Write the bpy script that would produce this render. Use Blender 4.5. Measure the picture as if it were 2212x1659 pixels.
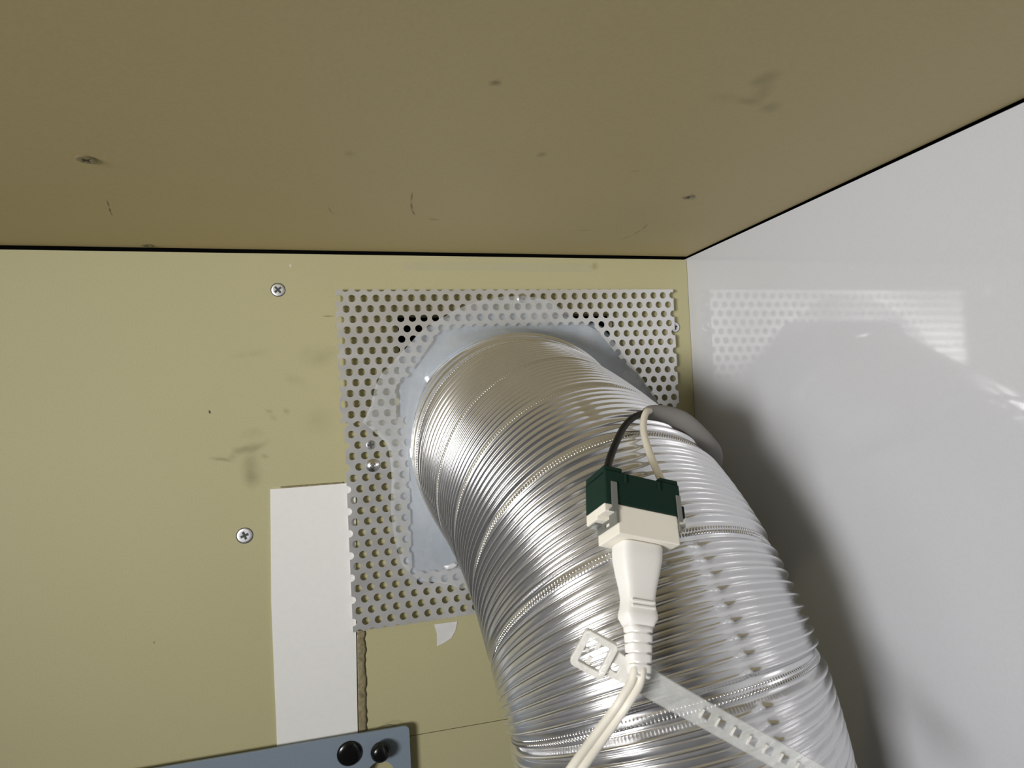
import bpy, bmesh, math, random
import numpy as np
from math import comb, pi, sin, cos, radians
from mathutils import Matrix, Vector, noise

# ------------------------------------------------------------------ scene reset
for o in list(bpy.data.objects): bpy.data.objects.remove(o, do_unlink=True)
scene = bpy.context.scene
COL = scene.collection
random.seed(4)

# ------------------------------------------------------------------ camera (all lengths below are millimetres, MM turns them into metres)
MM = 0.001
ZUP = 1500.0                       # height of the lens above the kitchen floor, mm
FPX = 1300.0                       # focal length for a 2212 x 1659 frame
PW, PH = 2212.0, 1659.0
RC = np.array([[0.96990108, -0.23941717, -0.04439950],     # rows: right, down, forward in world axes
               [-0.03600492, 0.03932522, -0.99857757],
               [0.24082264, 0.97012007, 0.02952138]])
CAM = np.array([0.0, -420.0, 0.0])
cam_data = bpy.data.cameras.new('camera')
cam_data.sensor_width = 36.0
cam_data.lens = 36.0 * FPX / PW
cam_data.clip_start = 0.005
cam_data.dof.use_dof = True
cam_data.dof.focus_distance = 0.36
cam_data.dof.aperture_fstop = 20.0
cam = bpy.data.objects.new('camera', cam_data)
COL.objects.link(cam)
r_, d_, f_ = RC
cam.matrix_world = Matrix(((r_[0], -d_[0], -f_[0], CAM[0] * MM),
                           (r_[1], -d_[1], -f_[1], CAM[1] * MM),
                           (r_[2], -d_[2], -f_[2], (CAM[2] + ZUP) * MM),
                           (0, 0, 0, 1)))
scene.camera = cam

# ------------------------------------------------------------------ world, lamps, exposure
world = bpy.data.worlds.new('room_light'); scene.world = world
world.use_nodes = True
world.node_tree.nodes['Background'].inputs[0].default_value = (0.95, 0.97, 1.0, 1)
world.node_tree.nodes['Background'].inputs[1].default_value = 0.014

def area_lamp(name, loc, target, sx, sy, power, color, spread=180):
    l = bpy.data.lights.new(name, 'AREA'); l.shape = 'RECTANGLE'; l.size = sx * MM; l.size_y = sy * MM
    l.energy = power; l.color = color; l.spread = radians(spread)     # a shaded lamp: its beam is limited
    o = bpy.data.objects.new(name, l); COL.objects.link(o)
    p = Vector((loc[0], loc[1], loc[2] + ZUP)) * MM; q = Vector((target[0], target[1], target[2] + ZUP)) * MM
    o.location = p; o.rotation_euler = (q - p).to_track_quat('-Z', 'Y').to_euler()
    return o
area_lamp('kitchen_lamp', (-860, -900, -50), (249, -90, 40), 340, 300, 2.15, (1.0, 0.985, 0.975), 66)

vs = scene.view_settings
vs.view_transform = 'Standard'; vs.look = 'None'; vs.gamma = 1.0; vs.use_curve_mapping = False
vs.exposure = 0.0

# ------------------------------------------------------------------ helpers
def onplane(px, py, axis, val):
    d = RC.T @ np.array([(px - PW / 2) / FPX, (py - PH / 2) / FPX, 1.0])
    i = 'xyz'.index(axis)
    return CAM + d * ((val - CAM[i]) / d[i])
def wallxz(px, py, y=0.0):
    p = onplane(px, py, 'y', y); return (p[0], p[2])
def atz(px, py, z):
    return CAM + RC.T @ (np.array([(px - PW / 2) / FPX, (py - PH / 2) / FPX, 1.0]) * z)
def W3(p): return Vector((p[0] * MM, p[1] * MM, (p[2] + ZUP) * MM))

def link(name, me, mat, parent=None, smooth=False):
    o = bpy.data.objects.new(name, me); COL.objects.link(o)
    if mat: me.materials.clear(); me.materials.append(mat)
    if parent is not None: o.parent = parent
    if smooth: me.polygons.foreach_set('use_smooth', [True] * len(me.polygons))
    return o
def tag(o, label=None, cat=None, group=None, kind=None):
    if label: o['label'] = label
    if cat: o['category'] = cat
    if group: o['group'] = group
    if kind: o['kind'] = kind
    return o
def empty(name, p, label=None, cat=None, group=None, kind=None, mat4=None):
    o = bpy.data.objects.new(name, None); COL.objects.link(o)
    o.empty_display_size = 0.01
    if mat4 is not None: o.matrix_world = mat4
    else: o.location = W3(p)
    return tag(o, label, cat, group, kind)
def mesh_world(name, verts, faces, mat, parent=None, smooth=False):
    """verts in world millimetres; written relative to the parent's origin"""
    me = bpy.data.meshes.new(name)
    off = parent.location if parent is not None else Vector((0, 0, 0))
    me.from_pydata([W3(v) - off for v in verts], [], faces); me.update()
    return link(name, me, mat, parent, smooth)
def bm_link(name, bm, mat, parent=None, smooth=False):
    me = bpy.data.meshes.new(name); bm.to_mesh(me); bm.free()
    return link(name, me, mat, parent, smooth)
def add_box(bm, x0, x1, y0, y1, z0, z1, bevel=0.0, seg=2):
    vs_ = [bm.verts.new((x, y, z)) for x in (x0, x1) for y in (y0, y1) for z in (z0, z1)]
    fs = [(0, 1, 3, 2), (4, 6, 7, 5), (0, 4, 5, 1), (2, 3, 7, 6), (0, 2, 6, 4), (1, 5, 7, 3)]
    faces = [bm.faces.new([vs_[i] for i in f]) for f in fs]
    if bevel > 0:
        ed = list({e for f in faces for e in f.edges})
        bmesh.ops.bevel(bm, geom=ed, offset=bevel, segments=seg, affect='EDGES', profile=0.5)
def box_world(name, x0, x1, y0, y1, z0, z1, mat, parent=None, bevel=0.0):
    bm = bmesh.new(); add_box(bm, x0, x1, y0, y1, z0, z1, bevel)
    off = parent.location if parent is not None else Vector((0, 0, 0))
    for v in bm.verts: v.co = W3(v.co) - off
    bmesh.ops.recalc_face_normals(bm, faces=bm.faces)
    return bm_link(name, bm, mat, parent)
def sheet2d(outline, holes, half, bevel=0.0):
    """flat sheet from 2D outlines (mm), filled, with thickness 2*half; returns a mesh in mm, x/y in plane"""
    cu = bpy.data.curves.new('tmp', 'CURVE'); cu.dimensions = '2D'; cu.fill_mode = 'BOTH'
    cu.extrude = half; cu.bevel_depth = bevel; cu.bevel_resolution = 1
    for pts in [outline] + list(holes):
        sp = cu.splines.new('POLY'); sp.points.add(len(pts) - 1)
        for p, q in zip(sp.points, pts): p.co = (q[0], q[1], 0, 1)
        sp.use_cyclic_u = True
    ob = bpy.data.objects.new('tmp', cu); COL.objects.link(ob)
    dg = bpy.context.evaluated_depsgraph_get()
    me = bpy.data.meshes.new_from_object(ob.evaluated_get(dg))
    bpy.data.objects.remove(ob); bpy.data.curves.remove(cu)
    return me
def rounded(pts, r, n=5):
    """round the corners of a polygon; r a number or one radius per corner"""
    out = []; m = len(pts)
    for i in range(m):
        p = Vector(pts[i]); a = Vector(pts[i - 1]); b = Vector(pts[(i + 1) % m])
        ri = r[i] if isinstance(r, (list, tuple)) else r
        if ri <= 0: out.append(tuple(p)); continue
        da = (a - p).normalized(); db = (b - p).normalized()
        h = da.angle(db) / 2; t = ri / math.tan(h)
        pa = p + da * t; pb = p + db * t
        for k in range(n + 1):
            s = k / n
            out.append(tuple((1 - s) ** 2 * pa + 2 * s * (1 - s) * p + s * s * pb))
    return out
def circle(cx, cy, r, n=32): return [(cx + r * cos(2 * pi * k / n), cy + r * sin(2 * pi * k / n)) for k in range(n)]
def catmull(pts, n=10):
    P = [np.array(p, float) for p in pts]; P = [2 * P[0] - P[1]] + P + [2 * P[-1] - P[-2]]
    out = []
    for i in range(1, len(P) - 2):
        for k in range(n):
            t = k / n
            out.append(0.5 * (2 * P[i] + (P[i + 1] - P[i - 1]) * t + (2 * P[i - 1] - 5 * P[i] + 4 * P[i + 1] - P[i + 2]) * t * t
                              + (3 * P[i] - P[i - 1] - 3 * P[i + 1] + P[i + 2]) * t ** 3))
    out.append(P[-2]); return np.array(out)
def tube(name, path, rad, mat, parent=None, side=None, flat=None, n=16, smooth=True, caps=True):
    """tube along a world-mm path. side/flat: optional fixed side vector with (half width, half thickness)"""
    c = np.asarray(path, float); T = np.gradient(c, axis=0); T /= np.linalg.norm(T, axis=1)[:, None]
    m = len(c); V = []; nn = np.array(side if side is not None else (0.13, 0.2, 0.97), float)
    rads = rad if hasattr(rad, '__len__') else [rad] * m
    for i in range(m):
        if side is not None and np.ndim(side) == 2: nn = np.array(side[i])
        nn = nn - T[i] * (nn @ T[i]); nn = nn / np.linalg.norm(nn); b = np.cross(T[i], nn)
        ra, rb = (flat[i] if flat is not None else (rads[i], rads[i]))
        for k in range(n):
            a = 2 * pi * k / n; V.append(c[i] + ra * cos(a) * nn + rb * sin(a) * b)
    F = [(i * n + k, i * n + (k + 1) % n, (i + 1) * n + (k + 1) % n, (i + 1) * n + k) for i in range(m - 1) for k in range(n)]
    if caps:
        F.append(tuple(range(n))[::-1]); F.append(tuple((m - 1) * n + k for k in range(n)))
    return mesh_world(name, V, F, mat, parent, smooth)

# ------------------------------------------------------------------ materials
def newmat(name):
    m = bpy.data.materials.new(name); m.use_nodes = True
    nt = m.node_tree; return m, nt, nt.nodes['Principled BSDF']
def N(nt, t, **kw):
    n = nt.nodes.new(t)
    for k, v in kw.items(): setattr(n, k, v)
    return n
def math_node(nt, op, a, b=None, clamp=False):
    n = nt.nodes.new('ShaderNodeMath'); n.operation = op; n.use_clamp = clamp
    for i, v in enumerate((a, b)):
        if v is None: continue
        if isinstance(v, (int, float)): n.inputs[i].default_value = v
        else: nt.links.new(v, n.inputs[i])
    return n.outputs[0]
def mix_col(nt, fac, a, b, blend='MIX'):
    n = nt.nodes.new('ShaderNodeMix'); n.data_type = 'RGBA'; n.blend_type = blend
    for sock, v in ((n.inputs[0], fac), (n.inputs[6], a), (n.inputs[7], b)):
        if isinstance(v, (int, float)): sock.default_value = v
        elif isinstance(v, tuple): sock.default_value = (*v, 1)
        else: nt.links.new(v, sock)
    return n.outputs[2]
def noise_tex(nt, vec, scale, detail=3, rough=0.5):
    n = N(nt, 'ShaderNodeTexNoise'); n.inputs['Scale'].default_value = scale
    n.inputs['Detail'].default_value = detail; n.inputs['Roughness'].default_value = rough
    if vec is not None: nt.links.new(vec, n.inputs['Vector'])
    return n.outputs['Fac']
def ramp(nt, fac, p0, p1):
    n = N(nt, 'ShaderNodeMapRange'); n.interpolation_type = 'SMOOTHSTEP'
    n.inputs['From Min'].default_value = p0; n.inputs['From Max'].default_value = p1
    nt.links.new(fac, n.inputs['Value']); return n.outputs['Result']
def simple(name, col, rough=0.5, metal=0.0, spec=0.5, var=0.06, scale=400.0, bump=0.0, coat=0.0):
    m, nt, b = newmat(name)
    tc = N(nt, 'ShaderNodeTexCoord').outputs['Object']
    f = noise_tex(nt, tc, scale, 4)
    dark = tuple(c * (1 - var) for c in col); lite = tuple(min(1, c * (1 + var)) for c in col)
    nt.links.new(mix_col(nt, f, dark, lite), b.inputs['Base Color'])
    b.inputs['Roughness'].default_value = rough; b.inputs['Metallic'].default_value = metal
    b.inputs['Specular IOR Level'].default_value = spec; b.inputs['Coat Weight'].default_value = coat
    if bump:
        bn = N(nt, 'ShaderNodeBump'); bn.inputs['Strength'].default_value = bump; bn.inputs['Distance'].default_value = 0.0005
        nt.links.new(f, bn.inputs['Height']); nt.links.new(bn.outputs[0], b.inputs['Normal'])
    return m
def board_material(name, col, rough, plane, stains, spec=0.5, coat=0.0, coat_rough=0.1, grain=0.08, axis=('x', 'z')):
    """painted board with a fine grain and stains: (a, b, ra, rb, angle_deg, strength, colour) in world mm on the board's plane"""
    m, nt, b = newmat(name)
    geo = N(nt, 'ShaderNodeNewGeometry').outputs['Position']
    big = noise_tex(nt, geo, 9.0, 4)
    fine = noise_tex(nt, geo, 900.0, 2)
    c0 = mix_col(nt, big, tuple(c * 0.96 for c in col), tuple(c * 1.03 for c in col))
    c1 = mix_col(nt, fine, tuple([1 - grain] * 3), tuple([1 + grain] * 3))
    cur = mix_col(nt, 1.0, c0, c1, 'MULTIPLY')
    wob = N(nt, 'ShaderNodeTexNoise'); wob.inputs['Scale'].default_value = 90.0; wob.inputs['Detail'].default_value = 5
    nt.links.new(geo, wob.inputs['Vector'])
    blot = ramp(nt, wob.outputs['Fac'], 0.05, 0.85)
    sub = N(nt, 'ShaderNodeVectorMath', operation='SUBTRACT'); nt.links.new(wob.outputs['Color'], sub.inputs[0]); sub.inputs[1].default_value = (0.5, 0.5, 0.5)
    sc = N(nt, 'ShaderNodeVectorMath', operation='SCALE'); nt.links.new(sub.outputs[0], sc.inputs[0]); sc.inputs['Scale'].default_value = 0.004
    add = N(nt, 'ShaderNodeVectorMath', operation='ADD'); nt.links.new(geo, add.inputs[0]); nt.links.new(sc.outputs[0], add.inputs[1])
    for (a, c, ra, rb, ang, st, scol) in stains:
        thin = min(ra, rb) < 1.0
        mp = N(nt, 'ShaderNodeMapping', vector_type='TEXTURE')
        nt.links.new(geo if thin else add.outputs[0], mp.inputs['Vector'])
        big_ = 1e6
        if plane == 'y':
            mp.inputs['Location'].default_value = (a * MM, 0, (c + ZUP) * MM); mp.inputs['Rotation'].default_value = (0, radians(-ang), 0)
            mp.inputs['Scale'].default_value = (ra * MM, big_, rb * MM)
        else:
            mp.inputs['Location'].default_value = (a * MM, c * MM, 0); mp.inputs['Rotation'].default_value = (0, 0, radians(ang))
            mp.inputs['Scale'].default_value = (ra * MM, rb * MM, big_)
        ln = N(nt, 'ShaderNodeVectorMath', operation='LENGTH'); nt.links.new(mp.outputs[0], ln.inputs[0])
        mk = ramp(nt, ln.outputs['Value'], 1.25 if not thin else 1.0, 0.0 if not thin else 0.2)
        fac = math_node(nt, 'MULTIPLY', mk, st)
        if not thin: fac = math_node(nt, 'MULTIPLY', fac, blot)
        cur = mix_col(nt, fac, cur, scol)
    nt.links.new(cur, b.inputs['Base Color'])
    b.inputs['Roughness'].default_value = rough; b.inputs['Specular IOR Level'].default_value = spec
    b.inputs['Coat Weight'].default_value = coat; b.inputs['Coat Roughness'].default_value = coat_rough
    bn = N(nt, 'ShaderNodeBump'); bn.inputs['Strength'].default_value = 0.06; bn.inputs['Distance'].default_value = 0.0004
    nt.links.new(fine, bn.inputs['Height']); nt.links.new(bn.outputs[0], b.inputs['Normal'])
    return m
def translucent(name, col, opacity, rough=0.25, spots=0.2, scale=120.0):
    """thin clear or milky plastic: part of the light passes straight through"""
    m, nt, b = newmat(name)
    tc = N(nt, 'ShaderNodeTexCoord').outputs['Object']
    f = noise_tex(nt, tc, scale, 5)
    b.inputs['Base Color'].default_value = (*col, 1); b.inputs['Roughness'].default_value = rough
    b.inputs['Specular IOR Level'].default_value = 0.7
    a = N(nt, 'ShaderNodeMapRange'); a.inputs['From Min'].default_value = 0.3; a.inputs['From Max'].default_value = 0.7
    a.inputs['To Min'].default_value = max(0, opacity - spots); a.inputs['To Max'].default_value = min(1, opacity + spots)
    nt.links.new(f, a.inputs['Value'])
    tr = N(nt, 'ShaderNodeBsdfTransparent'); tr.inputs[0].default_value = (0.99, 0.99, 0.99, 1)
    mx = N(nt, 'ShaderNodeMixShader'); nt.links.new(a.outputs[0], mx.inputs[0]); nt.links.new(tr.outputs[0], mx.inputs[1]); nt.links.new(b.outputs[0], mx.inputs[2])
    bn = N(nt, 'ShaderNodeBump'); bn.inputs['Strength'].default_value = 0.5; bn.inputs['Distance'].default_value = 0.002
    nt.links.new(f, bn.inputs['Height']); nt.links.new(bn.outputs[0], b.inputs['Normal'])
    nt.links.new(mx.outputs[0], nt.nodes['Material Output'].inputs[0])
    return m
def metal(name, col, rough, var=0.1, scale=(40, 40, 40), bump=0.0, spots=None):
    m, nt, b = newmat(name)
    tc = N(nt, 'ShaderNodeTexCoord').outputs['Object']
    mp = N(nt, 'ShaderNodeMapping'); mp.inputs['Scale'].default_value = scale; nt.links.new(tc, mp.inputs[0])
    f = noise_tex(nt, mp.outputs[0], 1.0, 6, 0.6)
    nt.links.new(mix_col(nt, f, tuple(c * (1 - var) for c in col), tuple(min(1, c * (1 + var)) for c in col)), b.inputs['Base Color'])
    rr = N(nt, 'ShaderNodeMapRange'); rr.inputs['To Min'].default_value = rough * 0.75; rr.inputs['To Max'].default_value = rough * 1.3
    nt.links.new(f, rr.inputs['Value']); nt.links.new(rr.outputs[0], b.inputs['Roughness'])
    b.inputs['Metallic'].default_value = 1.0
    if bump:
        bn = N(nt, 'ShaderNodeBump'); bn.inputs['Strength'].default_value = bump; bn.inputs['Distance'].default_value = 0.0006
        nt.links.new(f, bn.inputs['Height']); nt.links.new(bn.outputs[0], b.inputs['Normal'])
    return m

def wst(px, py, ra, rb, ang, st, col=(0.13, 0.11, 0.055)):
    x, z = wallxz(px, py); return (x, z, ra, rb, ang, st, col)
wall_stains = [
    wst(541, 1010, 6.5, 13, 0, 0.45), wst(540, 968, 9, 4, 5, 0.6), wst(518, 972, 5, 3, 10, 0.55), wst(548, 1030, 7, 8, 0, 0.3),
    wst(482, 992, 8, 1.6, -12, 0.5), wst(505, 985, 4, 2.5, 40, 0.35), wst(545, 937, 8, 4, 0, 0.3), wst(565, 962, 7, 2.2, 30, 0.3),
    wst(590, 905, 4, 2, -45, 0.4), wst(582, 890, 3, 1.5, -30, 0.4), wst(620, 888, 2.5, 2.5, 0, 0.4), wst(692, 768, 14, 9, 0, 0.28),
    wst(640, 822, 8, 4, -30, 0.22), wst(540, 765, 14, 3, 5, 0.2), wst(690, 910, 14, 12, 0, 0.15), wst(573, 984, 3, 2, -20, 0.4),
    wst(453, 890, 0.9, 1.7, 15, 1.0, (0.012, 0.01, 0.008)), wst(333, 1388, 0.9, 0.9, 0, 0.6), wst(709, 683, 5, 0.6, 0, 0.6), wst(627, 574, 0.8, 2.0, 10, 0.7, (0.72, 0.70, 0.6)),
    wst(1285, 575, 3.5, 3, 20, 0.5), wst(440, 1660, 20, 8, 0, 0.05),
]
CZ = 107.2
def cst(px, py, ra, rb, ang, st, col=(0.075, 0.062, 0.03)):
    p = onplane(px, py, 'z', CZ); return (p[0], p[1], ra, rb, ang, st, col)
def cln(xa, ya, xb, yb, w, st, col=(0.075, 0.062, 0.03)):
    p, q = onplane(xa, ya, 'z', CZ), onplane(xb, yb, 'z', CZ); m = (p + q) / 2; d = q - p
    return (m[0], m[1], np.hypot(d[0], d[1]) * 0.62, w, math.degrees(math.atan2(d[1], d[0])), st, col)
ceil_stains = [
    cst(1070, 181, 2.6, 2.2, 0, 0.9), cst(1655, 170, 5, 6, 0, 0.45), cst(1645, 200, 4, 8, -25, 0.45), cst(1615, 220, 8, 3, 5, 0.4), cst(1665, 233, 5, 5, 0, 0.4),
    cst(1575, 212, 8, 4, 0, 0.2), cst(1173, 334, 2.5, 3, 0, 0.45), cst(755, 331, 3, 3, 0, 0.35), cst(1262, 498, 5, 3, 0, 0.3), cst(938, 474, 4, 2, 10, 0.6),
    ] + [cln(*q) for q in (
    (231, 432, 236, 448, 0.55, 0.8), (236, 448, 239, 460, 0.6, 0.9), (239, 459, 243, 466, 0.5, 0.7),
    (891, 414, 888, 436, 0.8, 0.55), (888, 436, 890, 455, 0.9, 0.65), (890, 453, 896, 466, 0.8, 0.6), (709, 446, 716, 461, 0.6, 0.45), (716, 459, 722, 464, 0.5, 0.35),
    (1338, 519, 1368, 507, 0.5, 0.6), (1366, 508, 1388, 495, 0.5, 0.75), (1386, 497, 1401, 483, 0.5, 0.75),
    (1030, 388, 1075, 335, 0.8, 0.35, (0.5, 0.47, 0.36)), (1005, 412, 1035, 383, 0.8, 0.22, (0.5, 0.47, 0.36)), (1393, 425, 1415, 409, 0.7, 0.5, (0.5, 0.47, 0.36)), (1362, 371, 1382, 368, 0.6, 0.4))
]
OLIVE = (0.47, 0.44, 0.255)
M_WALL = board_material('olive_board', OLIVE, 0.6, 'y', wall_stains, 0.3)
M_CEIL = board_material('olive_ceiling_board', (0.535, 0.445, 0.235), 0.55, 'z', ceil_stains, 0.35)
M_WHITE = board_material('white_glossy_board', (0.55, 0.56, 0.59), 0.5, 'y', [], 0.3, 1.0, 0.06, 0.04)
M_DARK = simple('void_shade', (0.02, 0.018, 0.015), 0.9)  # near-black colour painted in for the shade inside gaps and opening
M_DUCT = metal('aluminium_foil_duct', (0.83, 0.83, 0.84), 0.19, 0.04, (60, 60, 60), 0.0)
M_DUCT.node_tree.nodes['Principled BSDF'].inputs['Metallic'].default_value = 0.92     # dull oxidised foil
M_PLATE = metal('aluminium_sheet', (0.86, 0.86, 0.86), 0.34, 0.06, (25, 25, 60), 0.02)
M_PLATE.node_tree.nodes['Principled BSDF'].inputs['Metallic'].default_value = 0.72
M_STEEL = metal('zinc_screw', (0.78, 0.78, 0.77), 0.28, 0.1, (300, 300, 300))
M_SLOT = simple('recess_shade', (0.05, 0.055, 0.06), 0.6)  # dark colour put in for the shade in slots and head gaps
M_MEMB = simple('grey_blue_plastic', (0.36, 0.415, 0.49), 0.5, 0, 0.5, 0.05, 25, 0.03)
M_FILM = translucent('clear_tape', (0.66, 0.69, 0.71), 0.36, 0.12, 0.14, 40)
M_PAPER = simple('white_card', (0.83, 0.83, 0.81), 0.75, 0, 0.3, 0.03, 300, 0.05)
M_GLUE = simple('old_adhesive', (0.25, 0.215, 0.125), 0.4, 0, 0.5, 0.75, 330, 1.0)
M_BRACK = simple('blue_grey_paint', (0.22, 0.275, 0.335), 0.5, 0, 0.5, 0.05, 500)
M_BLACK = simple('black_plastic', (0.006, 0.006, 0.007), 0.22, 0, 0.5)
M_RUBBER = simple('black_insulation', (0.006, 0.006, 0.006), 0.5, 0, 0.25)
M_IVORY = simple('ivory_insulation', (0.78, 0.74, 0.62), 0.4, 0, 0.5, 0.03)
M_SHEATH = simple('grey_sheath', (0.21, 0.20, 0.19), 0.55, 0, 0.4, 0.03)
M_GREEN = simple('dark_green_plastic', (0.009, 0.028, 0.019), 0.75, 0, 0.12, 0.06)
M_CREAM = simple('cream_plastic', (0.85, 0.815, 0.715), 0.45, 0, 0.5, 0.02)
M_CLIP = simple('grey_clip', (0.20, 0.205, 0.19), 0.45, 0.3, 0.5, 0.05)
M_PLUG = simple('white_plug_plastic', (0.90, 0.885, 0.85), 0.38, 0, 0.5, 0.02)
M_CORD = simple('white_cord_plastic', (0.86, 0.83, 0.74), 0.4, 0, 0.5, 0.03)
M_TIE = translucent('milky_nylon', (0.80, 0.82, 0.80), 0.33, 0.35, 0.06, 200)
M_TIEHEAD = translucent('milky_nylon_thick', (0.82, 0.81, 0.76), 0.85, 0.35, 0.06, 200)
M_HAIR = simple('dark_hair', (0.02, 0.015, 0.01), 0.5)

# ------------------------------------------------------------------ the setting
XR = 249.3                               # white side wall
OX0, OX1, OZ0, OZ1 = 24.9, 185.4, -110.0, 63.0   # opening in the back board behind the grille
wb = empty('wall_back', (0, 0, -222), kind='structure')
def frame_mesh(x0, x1, z0, z1a, z1b, y0, y1):
    o = [(x0, z0), (x1, z0), (x1, z1b), (x0, z1a)]; i = [(OX0, OZ0), (OX1, OZ0), (OX1, OZ1), (OX0, OZ1)]
    V = [(p[0], y, p[1]) for y in (y0, y1) for p in o + i]
    F = []
    for k in range(4):
        n = (k + 1) % 4
        F += [(k, n, 4 + n, 4 + k), (8 + n, 8 + k, 12 + k, 12 + n), (k, 8 + k, 8 + n, n), (4 + k, 4 + n, 12 + n, 12 + k)]
    return V, F
V, F = frame_mesh(-900, XR - 0.35, -222.1, 104.6, 104.8, 0, 12)
mesh_world('panel', V, F, M_WALL, wb)
box_world('panel', -900, XR - 0.35, 0.1, 12, -900, -222.6, M_WALL, wb)
tag(box_world('wall_right', XR, XR + 12, -900, 40, -900, 105.7, M_WHITE), kind='structure')
tag(box_world('ceiling', -900, XR - 0.3, -900, -0.6, CZ, CZ + 18, M_CEIL), kind='structure')
tag(box_world('ceiling_light_block', -900, XR + 80, -900, 90, CZ + 18.2, CZ + 30, M_DARK), kind='structure')  # slab added above the board to keep light out of the gaps
tag(box_world('rear_light_block', -900, XR + 80, 70, 90, -900, CZ + 18, M_DARK), kind='structure')  # slab added behind the board so no light leaks into the opening
tag(box_world('side_light_block', XR + 60, XR + 80, -900, 69.5, -900, CZ + 18, M_DARK), kind='structure')  # slab added beyond the side wall to block stray light

# ------------------------------------------------------------------ flexible duct
P = np.array([[107.728, 0.0, -25.336], [102.765, -26.544, -39.53], [131.722, -59.863, -58.589], [122.77, -142.813, -75.507], [139.252, -148.8, -164.83]])
RAD = 77.4
LEAD, NR = 36.53, 10                      # lead of the spiral seam, corrugations per turn
t = np.linspace(0, 1, 500)[:, None]
c0 = sum(comb(4, i) * t ** i * (1 - t) ** (4 - i) * P[i] for i in range(5))
d0 = (P[1] - P[0]) / np.linalg.norm(P[1] - P[0]); d1 = (P[4] - P[3]) / np.linalg.norm(P[4] - P[3])
c0 = np.r_[P[0] - d0 * np.linspace(8, 0.4, 20)[:, None], c0, c0[-1] + d1 * np.linspace(0.5, 110, 220)[:, None]]
s0 = np.r_[0, np.cumsum(np.linalg.norm(np.diff(c0, axis=0), axis=1))] - 8.0
sv = np.arange(-7.5, s0[-1] - 0.5, 0.25)
cc = np.stack([np.interp(sv, s0, c0[:, k]) for k in range(3)], 1)
TT = np.gradient(cc, axis=0); TT /= np.linalg.norm(TT, axis=1)[:, None]
NN = np.zeros_like(cc); n_ = np.array([0, 0, 1.0])
for i in range(len(cc)):
    n_ = n_ - TT[i] * (n_ @ TT[i]); n_ /= np.linalg.norm(n_); NN[i] = n_
BB = np.cross(TT, NN)
ns = len(sv)
NTH, PER = 256, 190                       # vertices round the tube, rows per turn of the spiral
th = np.linspace(-pi, pi, NTH, endpoint=False)
def seam_shift(s, a):
    return 12.7 + (-7.9 + 1.32 * s / 100) * np.cos(a) + (-3.89 - 2.2 * s / 100) * np.sin(a)
# rows of the grid follow the corrugations, so each row winds on by one lead per turn
rows = np.arange(-PER * 2, int((sv[-1] + 60) / LEAD * PER))
Ug, Ag = np.meshgrid(rows * (LEAD / PER), th, indexing='ij')
Sg = Ug + LEAD * Ag / (2 * pi)
for _ in range(6): Sg = Ug + LEAD * Ag / (2 * pi) + seam_shift(Sg, Ag)
x_ = np.mod(Ug / LEAD + 0.5, 1.0) - 0.5   # 0 on the lock seam
Sg = np.clip(Sg, sv[0], sv[-1])
yy = (np.abs(x_) - 0.055) / (0.5 - 0.055) * (NR - 1) / 2
bump = np.where(np.abs(x_) > 0.055, (0.5 - 0.5 * np.cos(2 * pi * yy)) ** (2.3 - 1.0 * np.clip((Sg - 70) / 70, 0, 1)), 0.0)
amp = 1.1 + 1.9 * np.clip((Sg - 60) / 120, 0, 1)
# a line of small dents down the outer side, and scattered shallow ones
dent = np.exp(-(((Ag - radians(-4.5)) / radians(2.0)) ** 2)) * 0.7 * np.clip((Sg - 140) / 12, 0, 1)
dent += 0.8 * np.exp(-(((Ag - radians(4)) / radians(2.0)) ** 2)) * np.exp(-((Sg - 98) / 7) ** 2)
rng = np.random.default_rng(3)
wob = np.zeros_like(Sg)
for k in range(26):
    sa, aa = rng.uniform(0, 260), rng.uniform(-2.2, 2.2); ws, wa = rng.uniform(3, 16), rng.uniform(0.05, 0.3)
    wob -= rng.uniform(0.1, 0.45) * np.exp(-((Sg - sa) / ws) ** 2 - ((Ag - aa) / wa) ** 2)
rr = RAD - amp + amp * bump * (1 - 0.75 * np.clip(dent, 0, 1)) - 0.35 * dent + wob
rr += 0.35 * np.exp(-(x_ / 0.03) ** 4) - 0.7 * np.exp(-((x_ - 0.05) / 0.013) ** 2)
def along(F): return np.stack([np.interp(Sg, sv, F[:, k]) for k in range(3)], -1)
Vd = along(cc) + rr[..., None] * (np.cos(Ag)[..., None] * along(NN) + np.sin(Ag)[..., None] * along(BB))
duct = empty('flexible_duct', (107.7, -3, -25.3), 'bent corrugated silver aluminium duct coming out of the perforated grille', 'duct')
def big_mesh(name, V, F, mat, parent):
    me = bpy.data.meshes.new(name); V = np.asarray(V, float) * MM; V[:, 2] += ZUP * MM; V -= np.array(parent.location)
    me.vertices.add(len(V)); me.vertices.foreach_set('co', V.ravel().astype(np.float32))
    F = np.asarray(F, np.int32); k = F.shape[1]
    me.loops.add(F.size); me.loops.foreach_set('vertex_index', F.ravel())
    me.polygons.add(len(F)); me.polygons.foreach_set('loop_start', np.arange(0, F.size, k, dtype=np.int32))
    me.update(calc_edges=True); me.validate()
    return link(name, me, mat, parent, True)
nrow = len(rows); I, J = np.meshgrid(np.arange(nrow - PER - 1), np.arange(NTH), indexing='ij')
J2 = (J + 1) % NTH; I2 = np.where(J == NTH - 1, I + PER, I)      # one turn on, the row joins the row a lead further
Fd = np.stack([I * NTH + J, (I + 1) * NTH + J, (I2 + 1) * NTH + J2, I2 * NTH + J2], -1).reshape(-1, 4)
keep = (np.ptp(Sg.reshape(-1)[Fd], axis=1) > 1e-6); Fd = Fd[keep]
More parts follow.
